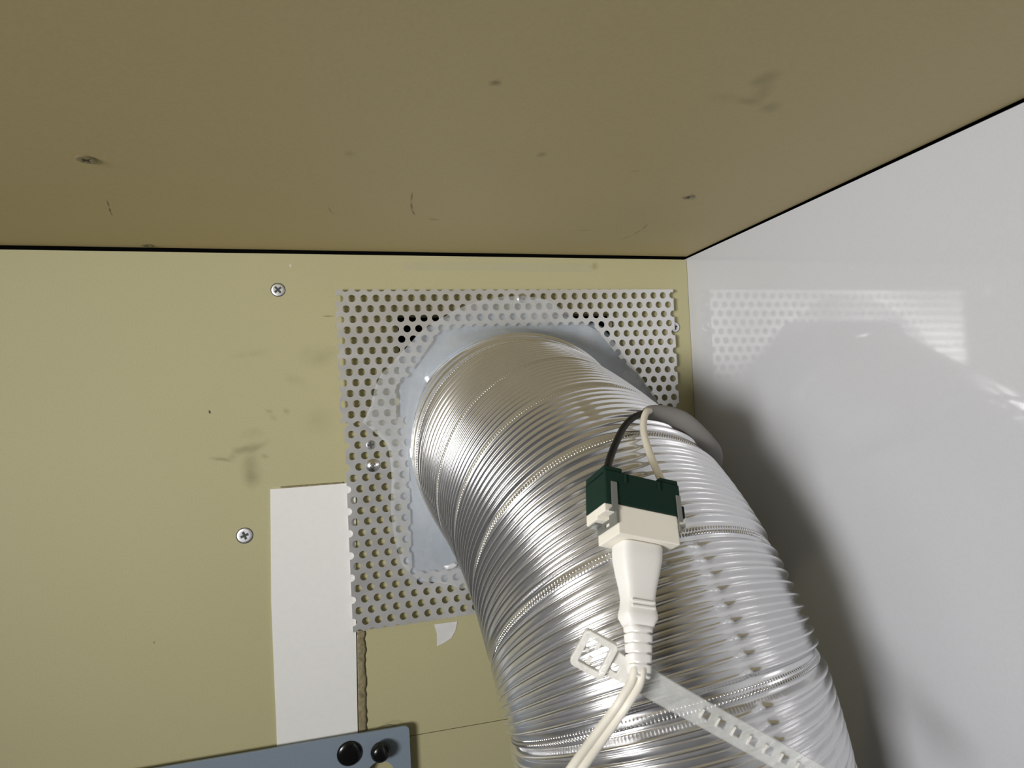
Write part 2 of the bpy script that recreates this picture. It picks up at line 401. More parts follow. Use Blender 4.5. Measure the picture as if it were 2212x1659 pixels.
used = np.unique(Fd); remap = np.full(Sg.size, -1, np.int64); remap[used] = np.arange(len(used)); Fd = remap[Fd]; Vt = Vd.reshape(-1, 3)[used]
big_mesh('corrugated_tube', Vt, Fd, M_DUCT, duct)
# crimped lock seam: a row of little pressed teeth along the spiral
def surf(s, a, r):
    i = np.interp(s, sv, np.arange(ns)); i0 = int(i); i1 = min(i0 + 1, ns - 1); f = i - i0
    c = cc[i0] * (1 - f) + cc[i1] * f; n = NN[i0] * (1 - f) + NN[i1] * f; b = BB[i0] * (1 - f) + BB[i1] * f; tt = TT[i0]
    rad = cos(a) * n + sin(a) * b
    return c + r * rad, rad, tt, -sin(a) * n + cos(a) * b
BV, BF = [], []
for k in range(-1, 9):
    for q in range(300):
        a = -pi + 2 * pi * (q + 0.5) / 300
        s = k * LEAD + LEAD * a / (2 * pi)
        for _ in range(5): s_ = k * LEAD + LEAD * a / (2 * pi) + float(seam_shift(s, a)); s = s_
        if s < -4 or s > sv[-1] - 4: continue
        for off, ht, ln in ((0.55, 0.6, 0.62), (-0.75, 0.35, 0.5)):
            p, rad, tt, side = surf(s + off, a, RAD - 0.8 - 1.9 * min(max((s - 60) / 120, 0), 1))
            b0 = len(BV); w = 0.5; g = 1 + 0.6 * min(max((s - 80) / 60, 0), 1); ht *= g; ln *= g
            BV += [p + tt * ln, p + side * w, p - tt * ln, p - side * w, p + rad * ht + tt * ln * 0.4, p + rad * ht - tt * ln * 0.4]
            BF += [(b0, b0 + 1, b0 + 4), (b0 + 1, b0 + 5, b0 + 4), (b0 + 1, b0 + 2, b0 + 5), (b0 + 2, b0 + 3, b0 + 5), (b0 + 3, b0 + 4, b0 + 5), (b0 + 3, b0, b0 + 4)]
sm = big_mesh('crimped_seam', BV, BF, M_DUCT, duct)
sm['kind'] = 'stuff'

# ------------------------------------------------------------------ perforated grille sheets
def perforated(name, origin, e1, row, irange, jrange, outer, cut, y_back, thick, parent, hr=2.5):
    """hexagon cells with a round hole each, trimmed to a convex outline, with a polygon cut away"""
    bm = bmesh.new(); NS = 18
    hx = e1[0] / 2; hy = -row[1]
    for j in jrange:
        for i in irange:
            cx = origin[0] + e1[0] * (i + (0.5 if j % 2 else 0.0)) + row[0] * j; cz = origin[1] + e1[1] * i + row[1] * j
            ring = []; outr = []
            for k in range(NS):
                a = 2 * pi * k / NS + pi / 6
                ring.append(bm.verts.new((cx + hr * cos(a), cz + hr * sin(a), 0)))
                # hexagon cell boundary (pointy top): apothem hx sideways, rows hy apart
                hexv = [(0, 2 * hy / 3), (-hx, hy / 3), (-hx, -hy / 3), (0, -2 * hy / 3), (hx, -hy / 3), (hx, hy / 3)]
                best = None
                for q in range(6):
                    ax, ay = hexv[q]; bx, by = hexv[(q + 1) % 6]
                    dx, dy = cos(a), sin(a); den = dx * (by - ay) - dy * (bx - ax)
                    if abs(den) < 1e-9: continue
                    tt = (ax * (by - ay) - ay * (bx - ax)) / den
                    uu = (ax * dy - ay * dx) / den
                    if tt > 0 and -1e-6 <= uu <= 1 + 1e-6 and (best is None or tt < best): best = tt
                outr.append(bm.verts.new((cx + best * cos(a), cz + best * sin(a), 0)))
            for k in range(NS):
                n = (k + 1) % NS; bm.faces.new((ring[k], ring[n], outr[n], outr[k]))
    bmesh.ops.remove_doubles(bm, verts=bm.verts, dist=0.28)
    m = len(outer)
    for k in range(m):
        a = Vector((*outer[k], 0)); b = Vector((*outer[(k + 1) % m], 0)); d = b - a
        nrm = Vector((d.y, -d.x, 0))
        bmesh.ops.bisect_plane(bm, geom=bm.verts[:] + bm.edges[:] + bm.faces[:], dist=1e-4, plane_co=a, plane_no=nrm, clear_outer=True)
    for poly in cut:
        m = len(poly)
        for k in range(m):
            a = Vector((*poly[k], 0)); b = Vector((*poly[(k + 1) % m], 0)); d = b - a
            if d.length < 1e-6: continue
            bmesh.ops.bisect_plane(bm, geom=bm.verts[:] + bm.edges[:] + bm.faces[:], dist=1e-4, plane_co=a, plane_no=Vector((d.y, -d.x, 0)))
        dead = []
        for f in bm.faces:
            c = f.calc_center_median(); inside = False
            for k in range(m):
                x1, y1 = poly[k]; x2, y2 = poly[(k + 1) % m]
                if (y1 > c.y) != (y2 > c.y) and c.x < (x2 - x1) * (c.y - y1) / (y2 - y1) + x1: inside = not inside
            if inside: dead.append(f)
        bmesh.ops.delete(bm, geom=dead, context='FACES')
    bmesh.ops.dissolve_degenerate(bm, edges=bm.edges[:], dist=0.01)
    ext = bmesh.ops.extrude_face_region(bm, geom=bm.faces[:])
    ev = {v for v in ext['geom'] if isinstance(v, bmesh.types.BMVert)}
    off = parent.location
    for v in bm.verts:
        x, z = v.co.x, v.co.y
        buckle = 0.35 * sin(x * 0.05 + 0.7) * cos(z * 0.06) + 0.4 * noise.noise(Vector((x * 0.02, z * 0.02, 3)))
        y = y_back + buckle - (thick if v in ev else 0.0)
        v.co = W3((x, y, z)) - off
    bmesh.ops.recalc_face_normals(bm, faces=bm.faces)
    return bm_link(name, bm, M_PLATE, parent)
grille = empty('perforated_grille', (109, -1, -144), 'silver perforated metal sheet with round holes screwed to the wall around the duct', 'grille')
def wx(px, py, y=-3.3): return wallxz(px, py, y)
up_outer = [wx(724, 626), wx(736, 914), wx(1463, 868), wx(1451, 624)]
up_outer = [(-15.6, 80.2), (-15.0, -9.6), (233.6, -9.6), (233.6, 80.6)]
inner = [wx(856, 940), wx(856, 832), wx(881, 813), wx(949, 716), wx(1005, 706), wx(1278, 702), wx(1284, 708), wx(1340, 776), wx(1376, 808), wx(1420, 872), wx(1440, 930)]
perforated('sheet', (-4.94, 74.07), (7.923, 0.068), (0.07, -7.08), range(-3, 32), range(-2, 14), up_outer, [inner], -3.5, 1.0, grille)
lo_outer = [(-13.0, -7.0), (-12.0, -147.3), (96.0, -145.3), (96.0, -7.0)]
lo_inner = [wx(883, 900), wx(884, 1010), wx(888, 1165), wx(891, 1236), wx(1030, 1224), wx(1400, 1200), wx(1400, 880)]
perforated('sheet', (-8.56, -17.06), (8.208, 0.028), (0.053, -7.289), range(-2, 15), range(-2, 21), lo_outer, [lo_inner], -2.2, 1.0, grille)

# ------------------------------------------------------------------ grey-blue sealing sheet between the grille and the duct
def wall_ring(pts, y): return [np.array([p[0], y, p[1]]) for p in (wallxz(a, b, y) for a, b in pts)]
def duct_edge(a, ymin=-6.5, rgain=-0.7):
    s = -2.0
    while s < 120:
        p, rad, tt, side = surf(s, a, RAD + rgain)
        if p[1] < ymin: break
        s += 0.5
    return p
mem_px = [(1120, 674), (1050, 676), (1000, 681), (955, 689), (922, 703), (897, 728), (876, 752), (862, 775), (861, 810), (862, 850), (864, 900), (866, 960), (868, 1040), (870, 1120), (873, 1200),
          (880, 1252), (930, 1262), (1000, 1255), (1080, 1240), (1180, 1225), (1280, 1200), (1380, 1140), (1420, 1060), (1430, 980), (1425, 900), (1405, 850), (1372, 805), (1345, 768), (1325, 735), (1300, 705), (1260, 690), (1200, 680)]
outer = wall_ring(mem_px, -0.9)
ctr = np.array([107.0, -40.0])
def ang_of(p): return math.atan2(p[0] - ctr[0], p[2] - ctr[1])
tab = []
for k in range(240):
    a = -pi + 2 * pi * k / 240; p = duct_edge(a); tab.append((ang_of(p), p))
tab.sort(key=lambda q: q[0])
TA = np.array([q[0] for q in tab]); TP = np.array([q[1] for q in tab])
def edge_at(ang): 
    return np.array([np.interp(ang, np.r_[TA - 2 * pi, TA, TA + 2 * pi], np.r_[TP[:, k], TP[:, k], TP[:, k]]) for k in range(3)])
def ring_resample(pts, n=180):
    """one point per equal angle step round the centre"""
    A = np.unwrap([ang_of(p) for p in pts]); pts = np.array(pts)
    if A[-1] < A[0]: A = A[::-1]; pts = pts[::-1]
    A = np.r_[A, A[0] + 2 * pi]; pts = np.r_[pts, pts[:1]]
    out = []
    for k in range(n):
        ang = -pi + 2 * pi * k / n; a = A[0] + ((ang - A[0]) % (2 * pi))
        out.append((ang, np.array([np.interp(a, A, pts[:, q]) for q in range(3)])))
    return out
NA = 180
ro = ring_resample(outer, NA)
V, F = [], []; NL = 8
for k, (ang, po) in enumerate(ro):
    pi_ = edge_at(ang)
    for q in range(NL + 1):
        f = q / NL; p = po * (1 - f) + pi_ * f
        p = p.copy(); e = f ** 3; p[1] = po[1] * (1 - e) + pi_[1] * e
        p[1] += 0.5 * noise.noise(Vector(tuple(p * 0.06))) * (1 - f) * f * 4
        if f < 0.6: p[1] = max(p[1], -1.6)
        V.append(p)
for k in range(NA):
    n = (k + 1) % NA
    for q in range(NL): F.append((k * (NL + 1) + q, k * (NL + 1) + q + 1, n * (NL + 1) + q + 1, n * (NL + 1) + q))
memb = mesh_world('sealing_sheet', V, F, M_MEMB, None, True)
tag(memb, 'grey-blue plastic sealing sheet showing between the perforated grille and the duct', 'sealing sheet')
so = memb.modifiers.new('thickness', 'SOLIDIFY'); so.thickness = 0.0004; so.offset = 0

# clear tape stuck over the grille around the duct
film_px = [(1130, 638), (1085, 640), (1040, 648), (1005, 660), (975, 676), (940, 694), (905, 719), (876, 748), (846, 786), (822, 812), (808, 840), (800, 880), (785, 912), (812, 935), (838, 960), (846, 1010), (845, 1090), (850, 1170), (872, 1222),
           (905, 1252), (955, 1262), (1000, 1272), (1080, 1250), (1180, 1225), (1280, 1200), (1380, 1140), (1435, 1060), (1440, 980), (1435, 910), (1412, 850), (1382, 806), (1350, 770), (1325, 738), (1290, 712), (1250, 690), (1215, 668), (1180, 648)]
fo = ring_resample(wall_ring(film_px, -5.4), NA)
V, F = [], []; NL = 10
for k, (ang, po) in enumerate(fo):
    pe = edge_at(ang); jit = 1.2 * noise.noise(Vector((cos(ang) * 5, sin(ang) * 5, 1.3)))
    po = po + (po - np.array([ctr[0], po[1], ctr[1]])) * (0.012 * jit)
    po[1] = -5.4
    pi_ = pe.copy(); pi_[1] = min(pi_[1], -5.8)
    for q in range(NL + 1):
        f = q / NL; p = po * (1 - f) + pi_ * f
        p[1] = -5.4 + (pi_[1] + 5.4 - 0.3) * f ** 4 - 0.7 * abs(noise.noise(Vector(tuple(p * 0.13)))) * (0.3 + f * (1 - f) * 3)
        V.append(p)
for k in range(NA):
    n = (k + 1) % NA
    for q in range(NL): F.append((k * (NL + 1) + q, k * (NL + 1) + q + 1, n * (NL + 1) + q + 1, n * (NL + 1) + q))
film = mesh_world('clear_tape', V, F, M_FILM, None, True)
tag(film, 'crumpled clear tape stuck over the grille holes in a ring around the duct', 'tape')

# lump of white sealant at the lower left, beside the duct
bm = bmesh.new(); bmesh.ops.create_icosphere(bm, subdivisions=3, radius=1.0)
lump = onplane(974, 1223, 'y', -5.5)
for v in bm.verts:
    n = 1 + 0.35 * noise.noise(v.co * 1.7 + Vector((4, 1, 2)))
    v.co = W3((lump[0] + v.co.x * 4.4 * n + v.co.z * 1.0, lump[1] + v.co.y * 1.8 * n, lump[2] + v.co.z * 2.0 * n))
tag(bm_link('sealant_lump', bm, simple('white_sealant', (0.75, 0.76, 0.77), 0.3, 0, 0.5, 0.1, 300), None, True), 'small white lump of sealant on the grey-blue sheet at the lower left of the duct', 'sealant')

# a strip of clear tape above the grille and a scrap below it
def thin_patch(name, pts, y, label, mat, cat, th_=0.12):
    poly = [wallxz(a, b, y) for a, b in pts]
    me = sheet2d(poly, [], th_ / 2)
    for v in me.vertices: v.co = W3((v.co.x, y - v.co.z, v.co.y))
    o = link(name, me, mat); tag(o, label, cat); return o
thin_patch('tape_strip', [(870, 566), (1000, 566), (1150, 568), (1276, 570), (1278, 588), (1150, 587), (1000, 583), (872, 584)], -0.2, 'glossy strip of clear tape above the perforated grille under the ceiling', translucent('clear_tape_thin', (0.8, 0.8, 0.76), 0.05, 0.15, 0.03, 30), 'tape')
thin_patch('tape_scrap', [(938, 1349), (988, 1342), (984, 1362), (975, 1378), (960, 1388), (944, 1396), (944, 1370)], -0.3, 'torn scrap of clear tape below the grille beside the duct, its shine coloured white', translucent('clear_tape_scrap', (0.95, 0.95, 0.96), 0.6, 0.15, 0.15, 40), 'tape')  # white colour stands in for the reflection on the clear film

# ------------------------------------------------------------------ white card, glue, bracket
thin_patch('white_card', [(584, 1057), (660, 1051), (768, 1042), (769, 1365), (773, 1600), (774, 1626), (599, 1640), (597, 1560), (594, 1500), (586, 1300), (585, 1150)], -0.6, 'tall blank white card strip stuck to the wall beside the grille', M_PAPER, 'card', 0.9)
def rough_strip(name, pts_a, pts_b, y, label, n=60):
    a = np.array([wallxz(*p, y) for p in pts_a]); b = np.array([wallxz(*p, y) for p in pts_b])
    V, F = [], []
    for k in range(n + 1):
        f = k / n; A_ = np.array([np.interp(f, np.linspace(0, 1, len(a)), a[:, q]) for q in range(2)]); B_ = np.array([np.interp(f, np.linspace(0, 1, len(b)), b[:, q]) for q in range(2)])
        B_ = B_ + (B_ - A_) * 0.18 * noise.noise(Vector((f * 20, y, 0)))
        for q in range(5):
            g = q / 4; p = A_ * (1 - g) + B_ * g
            V.append((p[0], y - (0.55 * sin(pi * g) * (0.6 + 0.6 * noise.noise(Vector((p[0] * 0.4, p[1] * 0.25, 0))))), p[1]))
    for k in range(n):
        for q in range(4): F.append((k * 5 + q, k * 5 + q + 1, (k + 1) * 5 + q + 1, (k + 1) * 5 + q))
    o = mesh_world(name, V, F, M_GLUE, None, True); tag(o, label, 'adhesive')
    so = o.modifiers.new('thickness', 'SOLIDIFY'); so.thickness = 0.0002; so.offset = 0
    return o
rough_strip('adhesive_residue', [(769, 1362), (773, 1598)], [(789, 1362), (793, 1600)], -0.25, 'dirty brown strip of old adhesive along the right edge of the white card')
rough_strip('adhesive_residue', [(606, 1051), (742, 1041)], [(606, 1056), (742, 1048)], -0.25, 'thin brown line of old adhesive along the top edge of the white card')

br = empty('mounting_bracket', (17, -4, -300), 'blue-grey painted metal bracket with two black fasteners at the bottom of the wall', 'bracket')
yb = -5.0
bx1 = wallxz(886, 1640, yb)[0]; bz1 = -212.4
hc = wallxz(822, 1672, yb)
me = sheet2d(rounded([(-330, -330), (bx1 + 1, -330), (bx1, bz1), (-330, bz1)], [0, 0, 3.5, 0]), [circle(hc[0], hc[1], 9.0)], 0.7, 0.25)
for v in me.vertices: v.co = W3((v.co.x, yb - v.co.z, v.co.y)) - br.location
link('plate', me, M_BRACK, br)
def dome(name, px, py, r, h, y, mat, parent, stem=0.0):
    x, z = wallxz(px, py, y); n = 36; V = []; F = []
    prof = [(r * 0.55, stem + 0.01), (r * 0.55, 0.05), (r * 0.98, 0.0), (r, 0.35), (r * 0.97, h * 0.35), (r * 0.86, h * 0.65), (r * 0.62, h * 0.88), (r * 0.3, h * 0.985)]
    for (rr_, hh) in prof:
        yv = y - hh if hh <= h and not (rr_ == r * 0.55) else (y + stem if hh == stem + 0.01 else y)
        for k in range(n): V.append((x + rr_ * cos(2 * pi * k / n), yv, z + rr_ * sin(2 * pi * k / n)))
    m = len(prof)
    for i in range(m - 1):
        for k in range(n): F.append((i * n + k, i * n + (k + 1) % n, (i + 1) * n + (k + 1) % n, (i + 1) * n + k))
    V.append((x, y - h, z)); top = len(V) - 1
    for k in range(n): F.append(((m - 1) * n + k, (m - 1) * n + (k + 1) % n, top))
    o = mesh_world(name, V, F, mat, parent, True); return o
o = dome('fastener', 755, 1627, 8.0, 2.6, -5.9, M_BLACK, br); o['label'] = 'flat black round fastener'
o = dome('fastener', 822, 1623, 6.4, 5.2, -9.5, M_BLACK, br, 3.6); o['label'] = 'glossy black domed fastener standing off the bracket'
# a hair lying on the bracket's top edge
hp = catmull([onplane(a, b, 'y', y) for a, b, y in ((806, 1581, -3.4), (818, 1572, -4.6), (836, 1566, -4.8), (850, 1566, -4.6), (863, 1572, -3.6))], 8)
tag(tube('hair', hp, 0.13, M_HAIR, n=6), 'thin dark hair curling over the top edge of the bracket', 'hair')

# ------------------------------------------------------------------ screws
def screw(px, py, axis, val, r, label, dome_h=0.5, slot=0.6, rot=0.0, flat=True, slot_mat=None, mat=None, nrm=None, sunk=0.0, group=None, gap_shade=False):
    p = onplane(px, py, axis, val)
    # local frame: k out of the surface, i/j in it
    if axis == 'y': i_, j_, k_ = np.array([1, 0, 0.]), np.array([0, 0, 1.]), np.array([0, -1, 0.])
    else: i_, j_, k_ = np.array([1, 0, 0.]), np.array([0, -1, 0.]), np.array([0, 0, -1.])
    root = empty('screw', p, label, 'screw', group)
    NRr, NT = 18, 72; V, F = [], []
    def hgt(x, y, rr_):
        ca, sa = cos(rot), sin(rot); u, v = abs(x * ca + y * sa), abs(-x * sa + y * ca)
        base = dome_h * (1 - (rr_ / r) ** (2.0 if not flat else 10)) - sunk
        incross = max(u, v) < slot * r and min(u, v) < 0.15 * r + 0.10 * (slot * r - max(u, v))
        incross = incross or (u + v) < 0.30 * r
        return base - ((0.22 if flat else 0.75) if incross else 0)
    for a in range(NRr + 1):
        q = r * (a / NRr)
        for b in range(NT):
            x, y = q * cos(2 * pi * b / NT), q * sin(2 * pi * b / NT)
            V.append(p + i_ * x + j_ * y + k_ * hgt(x, y, q))
    for b in range(NT): V.append(p + i_ * r * 0.96 * cos(2 * pi * b / NT) + j_ * r * 0.96 * sin(2 * pi * b / NT) - k_ * (0.6 + sunk))
    for a in range(NRr + 1):
        for b in range(NT): F.append((a * NT + b, a * NT + (b + 1) % NT, (a + 1) * NT + (b + 1) % NT, (a + 1) * NT + b))
    mesh_world('head', V, F, mat or M_STEEL, root)
    # floor of the cross slot, coloured dark for the shade in the recess
    w, l = 0.14 * r, slot * r * 0.97; ca, sa = cos(rot), sin(rot)
    pts = [(w, l), (-w, l), (-w, w), (-l, w), (-l, -w), (-w, -w), (-w, -l), (w, -l), (w, -w), (l, -w), (l, w), (w, w)]
    V = []; 
    top_ = (dome_h - 0.17 if flat else -0.55 + dome_h * 0.8) - sunk
    for dz in (top_, top_ - 0.15):
        V += [p + i_ * (x * ca - y * sa) + j_ * (x * sa + y * ca) + k_ * dz for x, y in pts]
    F = [tuple(range(12)), tuple(range(23, 11, -1))] + [(q, 12 + q, 12 + (q + 1) % 12, (q + 1) % 12) for q in range(12)]
    mesh_world('cross_slot', V, F, slot_mat or M_SLOT, root)
    if gap_shade:                                   # dark ring painted in for the shade in the gap round the head
        V = [p + i_ * q * cos(2 * pi * b / 40) + j_ * q * sin(2 * pi * b / 40) + k_ * 0.06 for q in (r * 0.9, r * 1.09) for b in range(40)]
        V += [v - k_ * 0.05 for v in V]
        F = [(b, (b + 1) % 40, 40 + (b + 1) % 40, 40 + b) for b in range(40)] + [(80 + b, 120 + b, 120 + (b + 1) % 40, 80 + (b + 1) % 40) for b in range(40)]
        F += [(40 + b, 40 + (b + 1) % 40, 120 + (b + 1) % 40, 120 + b) for b in range(40)]
        mesh_world('gap_shade', V, F, M_SLOT, root)
    return root
M_WSCREW = metal('bright_zinc', (0.86, 0.87, 0.88), 0.45, 0.05, (200, 200, 200))
screw(600.5, 626, 'y', -0.1, 4.2, 'silver cross-head screw in the wall left of the grille near the ceiling', 0.35, 0.62, 0.7, mat=M_WSCREW, gap_shade=True)
screw(528.5, 1157, 'y', -0.1, 4.7, 'silver cross-head screw in the wall left of the white card', 0.35, 0.55, 0.35, mat=M_WSCREW, gap_shade=True)
screw(1458, 706.5, 'y', -0.1, 3.9, 'silver cross-head screw at the right edge of the grille by the white side wall', 0.35, 0.6, 0.25, mat=M_WSCREW, gap_shade=True)
screw(1128, 644, 'y', -5.0, 3.4, 'flat silver screw holding the top edge of the grille above the duct', 0.5, 0.6, 0.4)
screw(801, 961, 'y', -3.5, 3.0, 'small flat screw set in a grille hole above the domed screw', 0.3, 0.7, 0.12, mat=metal('dull_zinc', (0.5, 0.5, 0.49), 0.4))
screw(805, 1005.5, 'y', -3.9, 4.4, 'shiny domed screw on the left side of the grille', 2.0, 0.42, 0.7, flat=False)
M_CSCREW = simple('olive_painted_screw', (0.23, 0.19, 0.10), 0.45)
M_CSLOT = simple('ceiling_slot_shade', (0.05, 0.042, 0.025), 0.7)  # slot colour darkened to carry the shade of the recess
screw(187, 344, 'z', CZ, 4.0, 'sunken dirty screw in the left of the ceiling', 0.35, 0.5, 0.5, mat=M_CSCREW, slot_mat=M_CSLOT, sunk=-0.3)
screw(1487, 425, 'z', CZ, 3.3, 'dirty screw in the ceiling near the white side wall', 0.3, 0.55, 0.4, mat=M_CSCREW, slot_mat=M_CSLOT, sunk=-0.2)
screw(318, 530, 'z', CZ, 3.6, 'dark screw in the ceiling at the gap above the back wall', 0.3, 0.55, 0.2, mat=M_CSCREW, slot_mat=M_CSLOT, sunk=-0.2)

# ------------------------------------------------------------------ socket connector and plug hanging in front of the duct
ZC = 231.0
O3 = atz(1337, 1152, ZC)
vdir = O3 - CAM; vdir /= np.linalg.norm(vdir); fwd = RC[2]
axis_ = np.cross(fwd, vdir); sn = np.linalg.norm(axis_); cs_ = fwd @ vdir
Rot = Matrix.Rotation(math.atan2(sn, cs_), 3, Vector(axis_ / sn))
def tow(v): 
    q = RC.T @ np.array(v, float); q = np.array(Rot @ Vector(q)); return q / np.linalg.norm(q)
U = tow((129, 22, 70)); A3 = tow((2, 61, -22.8)); A3 = A3 - U * (A3 @ U); A3 /= np.linalg.norm(A3)
Wd = np.cross(U, A3); 
if Wd @ tow((-45, 29, 73.8)) < 0: Wd = -Wd
KPX = FPX / np.linalg.norm(O3 - CAM)
LU, TW, AC = 148.4 / KPX, 91.0 / KPX, 65.0 / KPX
def L3(u, w, a): return O3 + U * u + Wd * w + A3 * a
def local_mat(o3):
    m = Matrix(((U[0], Wd[0], A3[0], o3[0] * MM), (U[1], Wd[1], A3[1], o3[1] * MM), (U[2], Wd[2], A3[2], (o3[2] + ZUP) * MM), (0, 0, 0, 1)))
    return m
def lbox(name, boxes, mat, parent, bevel=0.3):
    bm = bmesh.new()
    for b in boxes: add_box(bm, *[q * MM for q in b], bevel * MM, 2)
    bmesh.ops.recalc_face_normals(bm, faces=bm.faces)
    return bm_link(name, bm, mat, parent)
conn = empty('socket_connector', None, 'dark green and cream socket connector with grey clips hanging in front of the duct', 'connector', mat4=local_mat(O3))
GL, GR = -5.2, LU + 2.2
housing = lbox('housing', [(GL, GR, -0.4, TW + 0.4, -AC - 14.0, -AC - 0.05), (GL, 3.2, 0.2, TW, -AC - 16.2, -AC - 12), (LU - 6.5, GR, 0.2, TW, -AC - 16.2, -AC - 12), (GR - 1, LU + 4.4, 0.6, TW - 1, -AC - 5.5, -AC - 0.1)], M_GREEN, conn, 0.5)
lbox('rib', [(3.6, 4.6, -1.0, 0.2, -AC - 13.6, -AC - 9.5)], M_GREEN, housing, 0.2)
lbox('rib', [(LU - 8.2, LU - 7.2, -1.0, 0.2, -AC - 13.6, -AC - 9.5)], M_GREEN, housing, 0.2)
face = lbox('socket_face', [(0, LU, 0, TW, -AC, 0)], M_CREAM, conn, 0.45)
lbox('shoulder', [(GL, -0.02, 1.0, TW * 0.45, -AC + 0.02, -AC + 3.4), (GL, -0.02, TW * 0.45 + 0.03, TW, -AC + 0.02, -AC + 4.6)], M_CREAM, conn, 0.4)
lbox('shoulder', [(LU + 0.02, LU + 4.6, 1.0, TW, -AC + 0.02, -AC + 4.4)], M_CREAM, conn, 0.4)
lbox('clip', [(-2.9, -0.15, -1.0, -0.42, -AC - 9.0, -AC + 2.5), (-3.4, -0.1, -1.0, 5.0, -AC + 2.3, -AC + 3.1), (-1.1, -0.3, -0.8, 5.4, -AC + 3.1, -AC + 8.2), (-1.1, -0.3, 5.4, 9.4, -AC + 4.7, -AC + 5.7), (-1.1, -0.3, 5.4, 9.4, -AC + 7.4, -AC + 8.2), (-1.1, -0.3, 9.4, TW - 1.2, -AC + 4.7, -AC + 8.2), (-4.4, -0.3, 11.0, TW - 0.5, -AC + 4.7, -AC + 5.6)], M_CLIP, conn, 0.2)
lbox('clip', [(LU - 0.2, LU + 2.0, -1.0, -0.42, -AC - 9.0, -AC + 2.5), (LU + 0.03, LU + 2.6, -1.0, 7.0, -AC + 3.85, -AC + 4.6), (LU + 0.05, LU + 1.2, -0.8, TW - 3, -AC + 4.4, -AC + 6.5)], M_CLIP, conn, 0.2)

def loft(name, sections, mat, parent, n=40, power=5.0):
    """superellipse sections (a, cu, cw, hu, hw) along the plug axis, local mm"""
    V, F = [], []
    for (a, cu, cw, hu, hw) in sections:
        cu = cu - 2.6 * (a / 46.0)            # the moulding leans a little
        for k in range(n):
            q = 2 * pi * k / n; c, s = cos(q), sin(q)
            V.append(Vector((cu + hu * math.copysign(abs(c) ** (2 / power), c), cw + hw * math.copysign(abs(s) ** (2 / power), s), a)) * MM)
    m = len(sections)
    for i in range(m - 1):
        for k in range(n): F.append((i * n + k, i * n + (k + 1) % n, (i + 1) * n + (k + 1) % n, (i + 1) * n + k))
    F.append(tuple(range(n))[::-1]); F.append(tuple((m - 1) * n + k for k in range(n)))
    me = bpy.data.meshes.new(name); me.from_pydata(V, [], F); me.update()
    bm = bmesh.new(); bm.from_mesh(me); bmesh.ops.recalc_face_normals(bm, faces=bm.faces); bm.to_mesh(me); bm.free()
    o = link(name, me, mat, parent, True)
    return o
plug = empty('power_plug', None, 'white two-pin power plug pushed into the socket connector, with its twin cord', 'plug', mat4=local_mat(L3(LU / 2 - 0.9, TW / 2, 0.12)))
PS = 5.12 / 5.46 * KPX                      # image px per mm along the axis
def pa(y): return (y - 1183) / PS
drift = 0.0
plug_body = loft('plug_body', [(0.0, 0, 0, 8.2, 5.0), (0.25, 0, 0, 8.9, 5.7), (1.2, 0, 0, 9.3, 6.1), (pa(1215), -0.1, 0, 9.1, 5.9), (pa(1245), -0.2, 0, 7.9, 5.2), (pa(1270), -0.2, 0, 6.7, 4.6), (pa(1290), -0.2, 0, 6.1, 4.2), (pa(1306), -0.2, 0, 6.3, 4.3), (pa(1318), -0.2, 0, 6.9, 4.6),
                  (pa(1326), -0.2, 0, 6.9, 4.6), (pa(1333), -0.2, 0, 6.0, 4.2), (pa(1340), -0.2, 0, 5.3, 3.7)], M_PLUG, plug)
for yq in (1296, 1306):
    lbox('grip_ridge', [(-6.6, 3.4, -4.75, -4.1, pa(yq), pa(yq) + 0.8)], M_PLUG, plug_body, 0.15)
secs = []
y = 1338
while y < 1425:
    f = (y - 1338) / 87; hu = 5.3 - 1.3 * f; hw = 3.7 - 0.7 * f
    secs += [(pa(y), -0.2, 0, hu, hw), (pa(y + 12), -0.2, 0, hu - 0.2, hw - 0.1), (pa(y + 12.6), -0.2, 0, hu - 1.9, hw - 0.15), (pa(y + 16.5), -0.2, 0, hu - 1.95, hw - 0.15), (pa(y + 17.1), -0.2, 0, hu - 0.25, hw - 0.12)]
    y += 17.4
secs.append((pa(1427), -0.2, 0, 3.8, 2.9)); secs.append((pa(1429), -0.2, 0, 3.3, 2.5))
loft('strain_relief', secs, M_PLUG, plug, power=3.5)
# flat twin cord
pe = L3(LU / 2 - 1.1 - 2.2, TW / 2, pa(1405))
def cam_coords(p): 
    q = RC @ (np.asarray(p) - CAM); return (FPX * q[0] / q[2] + PW / 2, FPX * q[1] / q[2] + PH / 2, q[2])
pex = cam_coords(pe)
cord_path = catmull([pe, atz(pex[0] - 2, 1447, pex[2] - 3), atz(pex[0] - 9, 1476, pex[2] - 5), atz(1352, 1510, pex[2] - 7), atz(1328, 1546, pex[2] - 8), atz(1290, 1598, pex[2] - 11), atz(1232, 1680, pex[2] - 17), atz(1160, 1800, pex[2] - 20), atz(1100, 1930, pex[2] - 18)] + [atz(1100, 1930, pex[2] - 18) + np.array(q) for q in ((-14.0, -2.0, -60.0), (-18.0, 2.0, -160.0), (-16.0, 6.0, -320.0))], 12)
pinv = plug.matrix_world.inverted()
def child_of(o, parent):
    """keep a world-built mesh in place under a parent that has a rotation"""
    me = o.data; inv = parent.matrix_world.inverted(); me.transform(inv); o.parent = parent
imgright = RC[0] * 0.93 + RC[1] * 0.36
for sgn in (-1, 1):
    side = cord_path * 0 + np.array(imgright)
    T_ = np.gradient(cord_path, axis=0); T_ /= np.linalg.norm(T_, axis=1)[:, None]
    side = side - T_ * (side * T_).sum(1)[:, None]; side /= np.linalg.norm(side, axis=1)[:, None]
    child_of(tube('cord', cord_path + side * 1.42 * sgn, 1.5, M_CORD, None, n=14), plug)

